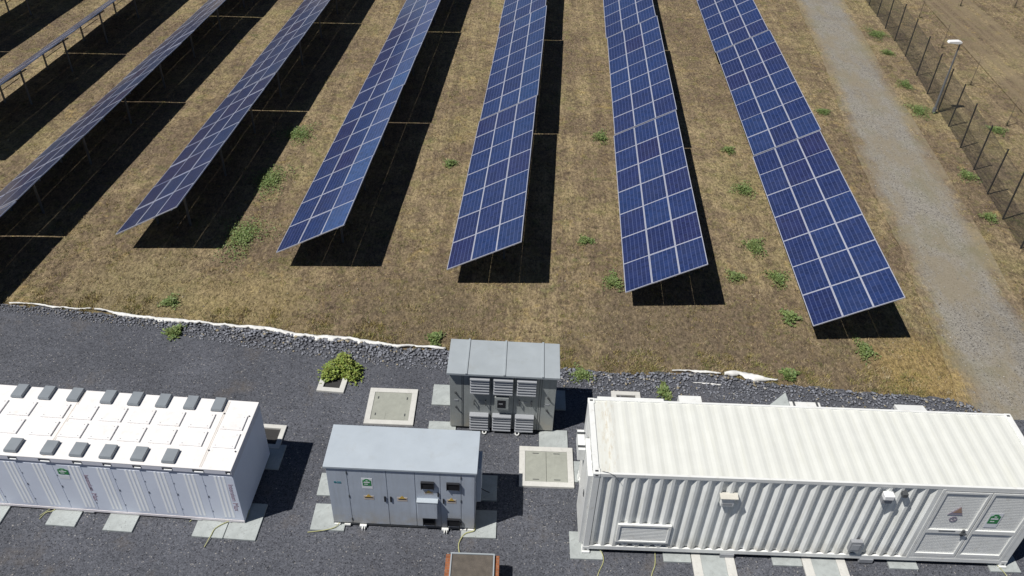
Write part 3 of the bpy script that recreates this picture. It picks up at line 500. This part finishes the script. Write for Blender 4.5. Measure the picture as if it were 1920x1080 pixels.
MB().box(.16,L_-.16,-.004,.06,.19,.335).box(.16,L_-.16,W_-.06,W_+.004,.19,.335).box(0,.14,.16,W_-.16,.19,.335).box(L_-.14,L_,.16,W_-.16,.19,.335).build('bottom_rail',WHITE,cR,bevel=.006)
MB().box(.1,11.0,.12,W_-.12,.20,.26).build('floor',DARK,cR)
for x,y in ((0,0),(L_-.16,0),(0,W_-.16),(L_-.16,W_-.16)):
    MB().box(x,x+.16,y,y+.16,.30,H_-.12).build('corner_post',WHITE,cR,bevel=.008)
    for z in (.115,H_-.12):
        q=MB().box(x-.008,x+.17,y-.008,y+.17,z,z+.125 if z>1 else z+.18).build('corner_casting',WHITE,cR,bevel=.012)
        if z>1: MB().box(x+.04,x+.12,y+.055,y+.105,z+.1255,z+.1275).build('slot',BLACK,q)
        MB().box(x+.045,x+.115,y-.0105,y-.0085,z+.04,z+.085).build('slot',DGREY,q)
    MB().box(x-.02,x+.19,y-.05,y+.2,.0505,.114).build('foot',WHITE,cR,bevel=.01)
for x in (3.6,7.25): MB().box(x,x+.36,-.03,.3,.051,.189).build('foot',MGREY,cR)
for x in (3.6,7.25): MB().box(x,x+.36,W_-.3,W_+.03,-.02,.189).build('foot',MGREY,cR)
h=MB().box(.80,2.16,-.04,.03,.58,.64).box(.80,2.16,-.04,.03,1.24,1.31).box(.80,.87,-.04,.03,.64,1.24).box(2.09,2.16,-.04,.03,.64,1.24).build('hatch_frame',WHITE,cR,bevel=.006)
k=MB().box(.87,2.09,-.012,.03,.64,1.24)
for i in range(9): k.box(.90,2.06,-.015,-.0121,.68+i*.06,.70+i*.06)
k.build('hatch_panel',MGREY if False else WHITE,h)
k=MB().prism([(-.15,2.60),(-.15,2.63),(.03,2.66),(.03,2.63)],0,3.12,3.56).build('lamp_hood',paint('hood_cream',(.58,.56,.50),.5),cR,bevel=.005); MB().box(3.18,3.50,-.10,.03,2.28,2.59).build('lamp_body',WHITE,k,bevel=.01); MB().box(3.22,3.46,-.105,-.102,2.32,2.4).build('lamp_glass',MGREY,k)
k=MB().box(7.02,7.27,-.15,.03,2.79,2.94).build('lamp_box',LAMPW,cR,bevel=.02); MB().box(7.03,7.27,-.10,.03,2.62,2.778).build('lamp_bracket',MGREY,k); MB().box(7.45,7.58,-.12,.03,2.88,3.0).build('junction_box',DGREY,cR,bevel=.01)
k=MB().box(6.79,7.09,-.09,.02,.62,1.0).build('socket_box',MGREY,cR,bevel=.008); MB().box(6.84,7.04,-.1,-.091,.68,.9).build('cover',GREYBL,k)
# doors
MB().box(8.42,8.49,-.006,.10,.34,3.10).box(10.86,10.94,-.006,.1,.34,3.10).box(8.49,10.86,.0,.1,.34,.40).box(8.49,10.86,.0,.1,3.05,3.10).build('door_frame',WHITE,cR,bevel=.005)
MB().box(8.49,10.86,.085,.1,.40,3.05).build('door_recess',DARK,cR)
def door(x0,x1,hd):
    d=MB(); z0,z1=.42,3.02; d.box(x0,x1,.03,.08,z0,z1)
    d.box(x0,x0+.07,-.004,.03,z0,z1).box(x1-.07,x1,-.004,.03,z0,z1).box(x0+.07,x1-.07,-.004,.03,z0,z0+.12).box(x0+.07,x1-.07,-.004,.03,z1-.07,z1).box(x0+.07,x1-.07,-.004,.03,1.40,1.54)
    o=d.build('door',WHITE,cR,bevel=.004); s2=MB()
    z=.58
    while z<2.92:
        if not 1.36<z<1.56: s2.box(x0+.09,x1-.09,.0285,.0299,z,z+.02)
        z+=.062
    s2.build('slats',WHITE,o); return o
d1=door(8.50,9.655,1); d2=door(9.68,10.85,0)
MB().box(9.44,9.50,-.05,-.005,1.36,1.58).box(9.38,9.56,-.075,-.05,1.44,1.48).build('handle',DGREY,d1); MB().box(8.86,9.28,-.012,-.005,1.49,1.515).build('slot',DGREY,d1)
t=MB().prism([(8.86,2.13),(9.24,2.13),(9.10,2.46)],1,.012,.02).build('warning_sign',PURP,d1); MB().prism([(8.97,2.22),(9.19,2.22),(9.10,2.43)],1,.007,.0115).build('sign_field',ORSG,t)
k=MB(); n=20
for i in range(n):
    a0,a1=2*math.pi*i/n,2*math.pi*(i+1)/n; k.prism([(9.07+.10*math.cos(a0),1.96+.10*math.sin(a0)),(9.07+.10*math.cos(a1),1.96+.10*math.sin(a1)),(9.07+.07*math.cos(a1),1.96+.07*math.sin(a1)),(9.07+.07*math.cos(a0),1.96+.07*math.sin(a0))],1,.012,.02)
k.prism([(9.00,2.01),(9.02,2.03),(9.14,1.91),(9.12,1.89)],1,.010,.019).build('prohibition_sign',PURP,d1)
green_sticker(d2,10.08,2.02,.26,.36,.02,True)
# end attachments
MB().box(-.12,0,.06,1.25,.36,3.05).build('end_panel',GREYBL if False else WHITE,cR,bevel=.01)
k=MB().box(-.30,-.122,.95,1.62,2.55,2.95).build('end_cooler',WHITE,cR,bevel=.01); MB().box(-.31,-.10,1.02,1.07,2.955,2.985).box(-.31,-.10,1.46,1.51,2.955,2.985).build('bracket',DGREY,k)
MB().box(-.135,-.122,.25,.36,2.0,2.16).build('end_latch',DGREY,cR)
# rear attachments seen over the roof edge
k=MB().box(5.55,6.55,W_+.02,W_+.95,2.0,2.42).build('rear_cooler',WHITE,cR,bevel=.02); MB().box(5.78,5.83,W_+.0,W_+.97,2.425,2.45).box(6.42,6.47,W_,W_+.97,2.425,2.45).build('strap',DGREY,k)
MB().add([(4.7,W_+.02,2.15),(5.52,W_+.02,2.75),(5.52,W_+.95,2.75),(4.7,W_+.55,2.15),(4.7,W_+.02,2.12),(5.52,W_+.02,2.72),(5.52,W_+.95,2.72),(4.7,W_+.55,2.12)],[(0,1,2,3),(7,6,5,4),(0,4,5,1),(1,5,6,2),(2,6,7,3),(3,7,4,0)]).build('rear_flap',SLAB,cR)
k=MB().prism([(W_+.02,2.45),(W_+.02,2.75),(W_+.85,2.55),(W_+.85,2.45)],0,8.55,9.35).build('rear_hood',WHITE,cR,bevel=.01); MB().box(8.6,9.3,W_+.1,W_+.78,2.2,2.448).build('grille',DARK,k)
MB().box(2.42,3.02,W_+.005,W_+.30,2.8,3.14).build('rear_box',WHITE,cR,bevel=.01); MB().box(.25,2.0,W_+.005,W_+.12,2.95,3.17).build('rear_ledge',WHITE,cR,bevel=.008)
MB().tube([(.2,.05,3.25),(.35,0.02,3.24),(.5,-.03,3.2),(.62,-.05,3.02)],.006,5).build('roof_cable',DGREY,cR)
# ---------------------------------------------------------------- battery container (left)
yl=-.041; XR,YR=-19.961+11.022,.957-.041*11.022
HND=paint('handle_grey',(.13,.14,.165),.5)
cL=thing('battery_container','low white battery container with grey roof vents and triple white stripes on its doors','container',(XR,YR,0),math.atan(-.041))
LL,LW,LH=11.03,2.33,2.225   # local x runs from -LL to 0
MB().box(-LL,0,.02,LW,.10,1.95).build('body',[WHITE_L],cL,bevel=.006)
MB().box(-LL,0,.0,LW,1.953,2.055).build('upper_band',FASCIA,cL)
MB().box(-LL,.0,-.030,LW+.01,2.185,2.215).build('roof_slab',WHITE_ROOF,cL,bevel=.006)
MB().box(-LL,-.002,-.028,LW,2.057,2.183).build('fascia',FASCIA,cL)
MB().box(-LL,.0,-.012,.018,.075,.16).build('bottom_rail',paint('rail_pinkish_white',(.76,.72,.74),.5),cL,bevel=.004)
MB().box(-LL+.1,-.1,.1,LW-.1,.045,.099).build('skid',DARK,cL)
sx=[-10.95,-10.18,-9.42,-8.66,-7.9,-7.13,-6.36]+[-5.55,-4.64,-3.90,-3.13,-2.36,-1.61,-.80]
edges_=sorted(sx)+[0.0]
stripe=[-10.55,-9.78,-9.02,-8.26,-7.5,-6.7,-5.90,-5.17,-4.24,-3.51,-2.78,-2.04,-1.28,-.50]
for i in range(len(edges_)-1):
    a,b_=edges_[i]+.007,edges_[i+1]-.007; d=MB().box(a,b_,-.004,.0195,.175,1.94).build('door',WHITE_L,cL)
    st=[q for q in stripe if a-.1<q<b_-.05]
    for q in st:
        k=MB()
        for j in range(3): k.box(q+j*.105,q+j*.105+.058,-.0075,-.0045,.26,1.93)
        k.build('stripes',WSTRIPE,d)
    MB().box(a+.004,a+.024,-.014,-.0045,1.04,1.12).box(a+.005,a+.017,-.012,-.0045,1.5,1.55).box(a+.005,a+.017,-.012,-.0045,.45,.50).build('handle',HND,d)
for x0,x1 in ((-5.69,-5.46),(-4.91,-4.61),(-4.04,-3.80),(-3.27,-3.05),(-2.51,-2.29),(-1.76,-1.5),(-.99,-.70),(-.15,-.02),(-6.5,-6.26),(-7.3,-7.05)):
    k=MB().box(x0,x1,-.032,-.0285,2.085,2.175).build('lifting_slot',DARK,cL); MB().box(x0+.05,x1-.01,-.05,-.0325,2.085,2.115).build('lip',WSTRIPE,k)
for x0 in (-6.6,-5.86,-5.08,-4.17,-3.43,-2.67,-1.91,-1.16):
    k=MB().box(x0,x0+.30,1.90,2.32,2.216,2.235).build('vent',GREYV,cL); MB().add([(x0-.01,1.88,2.245),(x0+.30,1.88,2.245),(x0+.30,2.34,2.245),(x0-.01,2.34,2.245),(x0+.005,1.90,2.31),(x0+.285,1.90,2.31),(x0+.285,2.33,2.31),(x0+.005,2.33,2.31)],[(0,3,2,1),(4,5,6,7),(0,1,5,4),(1,2,6,5),(2,3,7,6),(3,0,4,7)]).build('cover',GREYV,k)
for x0 in (-6.7,-5.80,-4.87,-4.13,-3.37,-2.57,-1.78):
    k=MB().box(x0,x0+.31,.07,.46,2.216,2.235).build('vent',GREYV,cL); MB().add([(x0-.01,.05,2.245),(x0+.32,.05,2.245),(x0+.32,.48,2.245),(x0-.01,.48,2.245),(x0+.005,.07,2.31),(x0+.305,.07,2.31),(x0+.305,.47,2.31),(x0+.005,.47,2.31)],[(0,3,2,1),(4,5,6,7),(0,1,5,4),(1,2,6,5),(2,3,7,6),(3,0,4,7)]).build('cover',GREYV,k)
for x1 in (-.13,-.99,-1.80,-2.60,-3.36,-4.15,-4.91,-5.82,-6.6):
    for y0,y1 in ((1.28,1.78),(.66,1.16)):
        k=MB().box(x1-.58,x1,y0,y1,2.216,2.256).build('roof_panel',WHITE_ROOF,cL,bevel=.004); MB().box(x1-.52,x1-.50,y0+.05,y0+.07,2.2565,2.261).box(x1-.08,x1-.06,y0+.05,y0+.07,2.2565,2.261).box(x1-.08,x1-.06,y1-.07,y1-.05,2.2565,2.261).build('screw',MGREY,k)
for x in (-.79,-4.77): MB().box(x-.03,x-.012,.02,LW-.05,2.216,2.221).box(x+.012,x+.03,.02,LW-.05,2.216,2.221).build('roof_seam',paint('seam_beige',(.66,.61,.55),.6),cL)
for x,y in ((-.78,1.83),(-.76,.56),(-.1,1.80),(-.08,.58)): MB().cyl((x,y,2.216),(x,y,2.24),.02,8).build('eye_bolt',DGREY,cL)
green_sticker(cL,-4.42,1.70,.27,.23,-.005,False); MB().box(-4.58,-4.30,-.009,-.0055,1.40,1.55).build('sticker_foot',STW,cL)
for tx,sz in ((-.13,.175),(-3.86,.165)): text('Intensium',sz,REDTXT,cL,(tx,-.006,1.30),(math.pi/2,math.pi/2,0)); text('Max',sz*1.15,REDTXT,cL,(tx,-.006,.72),(math.pi/2,math.pi/2,0))
for x in (-.5,-1.3,-4.2,-7): MB().box(x-.14,x+.14,-.03,.2,.0505,.074).build('foot',MGREY,cL)
# ---------------------------------------------------------------- front cabinet
cM=thing('power_cabinet','large blue-grey power cabinet with flat pale roof and four black vents, in the front centre','cabinet',(-6.649,.541,0),-.012)
MB().box(.05,3.80,.06,1.34,.13,2.37).build('body',GREYCAB,cM,bevel=.006); MB().box(0,3.851,0,1.403,2.372,2.442).build('roof',GREYROOF,cM,bevel=.008)
MB().box(.052,3.798,.045,1.33,.06,.128).build('plinth',DGREY,cM)
b5=[.055,.57,1.56,2.28,2.92,3.45,3.795]
for i in range(6):
    a,b_=b5[i]+.007,b5[i+1]-.007; nm='side_panel' if i in (0,5) else 'door'; d=MB().box(a,b_,.035,.0585,.15,2.355).build(nm,GREYCAB,cM,bevel=.003)
    if i==1: MB().box(b_-.09,b_-.05,.008,.034,1.13,1.33).build('handle',BLACK,d); green_sticker(d,1.06,1.86,.22,.26,.034); warn_sticker(d,1.07,1.27,.26,.2,.034)
    if i==2: MB().box(a+.05,a+.09,.008,.034,1.13,1.33).build('handle',BLACK,d); warn_sticker(d,1.93,1.26,.26,.2,.034)
    if i==3: MB().box(b_-.07,b_-.035,.008,.034,1.42,1.58).build('handle',BLACK,d); warn_sticker(d,2.62,1.57,.22,.14,.034)
    if i==4: MB().box(a+.05,a+.085,.008,.034,1.16,1.34).build('handle',BLACK,d); warn_sticker(d,3.20,1.27,.24,.2,.034)
    if i in (0,4):
        for z in (.32,1.27,2.2): MB().box(b_-.01,b_+.012,.02,.034,z-.05,z+.05).build('hinge',DGREY,d)
    if i==0:
        k=MB(); n=12
        k.prism([(.25+.035*math.cos(2*math.pi*j/n),1.81+.035*math.sin(2*math.pi*j/n)) for j in range(n)],1,.029,.034); k.box(.30,.40,.029,.034,1.82,1.84).box(.29,.40,.029,.034,1.775,1.795); k.build('emblem',TEAL,d)
def bvent(x0,x1,z0,z1):
    k=MB().box(x0,x1,-.03,.03,z1-.03,z1).box(x0,x0+.02,-.03,.03,z0,z1-.03).box(x1-.02,x1,-.03,.03,z0,z1-.03).build('vent',BLACK,cM); q=MB().box(x0+.021,x1-.021,.0,.03,z0,z1-.031)
    for j in range(5): q.box(x0+.021,x1-.021,-.02,-.002,z0+.02+j*.045,z0+.03+j*.045)
    q.build('grille',BLACK,k)
bvent(2.43,2.76,1.74,2.01); bvent(3.08,3.41,1.74,2.01); bvent(2.44,2.77,.24,.54); bvent(3.08,3.42,.24,.54)
k=MB().box(2.33,2.84,-.10,.034,.66,1.30).build('cooler_box',GREYCAB,cM,bevel=.008); MB().box(2.31,2.86,-.11,.034,1.302,1.335).build('lid',GREYROOF,k,bevel=.006)
for x in (.84,3.02): MB().box(x-.09,x+.09,-.02,.06,.03,.10).box(x-.03,x+.0,-.10,-.02,.0,.09).box(x+.04,x+.06,-.10,-.02,.0,.09).build('lifting_shackle',WHITE,cM,bevel=.004)
for x in (.15,.42,3.5,3.7): MB().box(x-.08,x+.08,.0,.2,.0505,.10).build('foot',WHITE,cM)
MB().box(3.802,3.93,.55,1.15,.6,1.95).build('side_box',GREYCAB,cM,bevel=.006)
# ---------------------------------------------------------------- transformer cabinet
cB=thing('transformer_cabinet','dark grey-green cabinet with ridged roof and six louvred vents, at the back beside the grass','cabinet',(-3.84,4.039,0),-.015)
MB().box(.07,3.14,.13,1.40,.10,2.34).build('body',GREYB,cB,bevel=.008); MB().box(0,3.212,0,1.452,2.342,2.42).build('roof',GREYBROOF,cB,bevel=.01)
for x in (.555,1.635,2.725): MB().box(x-.03,x+.03,-.012,1.46,2.421,2.452).build('roof_ridge',GREYBROOF,cB,bevel=.008)
for x in (.555,1.635,2.725): MB().box(x+.031,x+.04,0,1.45,2.421,2.424).build('roof_gap',DARK,cB)
for x in (.42,.46,1.27,1.93,2.66,2.72): MB().box(x-.007,x+.007,.124,.1295,.12,2.33).build('panel_seam',DGREY,cB)
def lvent(x0,x1,z0,z1):
    k=MB().box(x0,x1,-.04,.128,z1-.05,z1).build('vent',GREYBL,cB,bevel=.004); MB().box(x0+.01,x1-.01,.03,.128,z0,z1-.051).build('backing',DARK,k); q=MB()
    n=5; hh_=(z1-.06-z0)/n
    for j in range(n):
        zz=z0+j*hh_; q.prism([(.03,zz+hh_*.95),(-.02,zz+hh_*.25),(-.02,zz+.0),(.03,zz+hh_*.55)],0,x0+.005,x1-.005)
    q.build('louvre',GREYBL,k)
for x0 in (.66,1.33,2.0):
    lvent(x0,x0+.56,1.65,2.24); lvent(x0-.01,x0+.55,.13,.75)
k=MB().box(1.38,1.79,.0,.128,1.04,1.52).build('meter_box',GREYB,cB,bevel=.01); q=MB().box(1.46,1.70,-.008,-.0005,1.12,1.42).build('window',BLACK,k); MB().box(1.5,1.62,-.012,-.0085,1.26,1.30).build('display',MGREY,k)
for x,z in ((.78,1.2),(1.12,1.2),(2.10,1.25),(2.46,1.25)): MB().cyl((x,.06,z-.09),(x,.06,z+.09),.014,6).box(x-.012,x+.012,.06,.129,z+.07,z+.09).box(x-.012,x+.012,.06,.129,z-.09,z-.07).build('handle',DGREY,cB)
for x,z in ((.27,1.49),(.28,.9),(2.95,1.45),(2.94,.93)): MB().cyl((x-.05,.08,z+.07),(x+.05,.08,z-.04),.016,6).box(x-.06,x-.02,.08,.129,z+.05,z+.09).build('handle',DGREY,cB)
for x,z in ((.26,1.22),(2.92,1.2),(.95,1.2),(2.28,1.25),(2.28,1.55)): MB().box(x-.06,x+.06,.121,.129,z-.025,z+.025).build('label_plate',GREYBL,cB)
MB().box(.10,3.11,.16,1.37,.05,.099).build('plinth',DARK,cB)
def ring(x,y,z,par):
    k=MB(); n=12
    for i in range(n):
        a0,a1=2*math.pi*i/n,2*math.pi*(i+1)/n; k.cyl((x+.055*math.cos(a0),y+.055*math.sin(a0)*.8,z+.03*math.sin(a0)),(x+.055*math.cos(a1),y+.055*math.sin(a1)*.8,z+.03*math.sin(a1)),.018,6)
    k.box(x-.05,x+.15,y+.05,y+.15,z-.02,z+.04); k.build('lifting_ring',WHITE,par)
ring(1.10,-.02,.07,cB); ring(2.08,-.02,.07,cB)
# ---------------------------------------------------------------- brick box at the bottom edge
bx=thing('brick_box','orange brick box with brown mesh lid in a white frame, at the bottom edge','brick box',(-2.83,-1.25,0))
k=MB().box(-.67,-.50,-.62,.60,-.05,.70).box(.50,.67,-.62,.60,-.05,.70).box(-.5,.5,.42,.60,-.05,.70).box(-.5,.5,-.62,-.45,-.05,.70); k.build('brick_wall',BRICK,bx,bevel=.01)
q=MB().box(-.55,.55,.57,.605,.702,.775).box(-.55,.55,-.605,-.57,.702,.775).box(-.55,-.515,-.57,.57,.702,.775).box(.515,.55,-.57,.57,.702,.775).build('lid_frame',GREYBROOF,bx,bevel=.005); MB().box(-.513,.513,-.568,.568,.71,.745).build('mesh_lid',MESHLID,q)
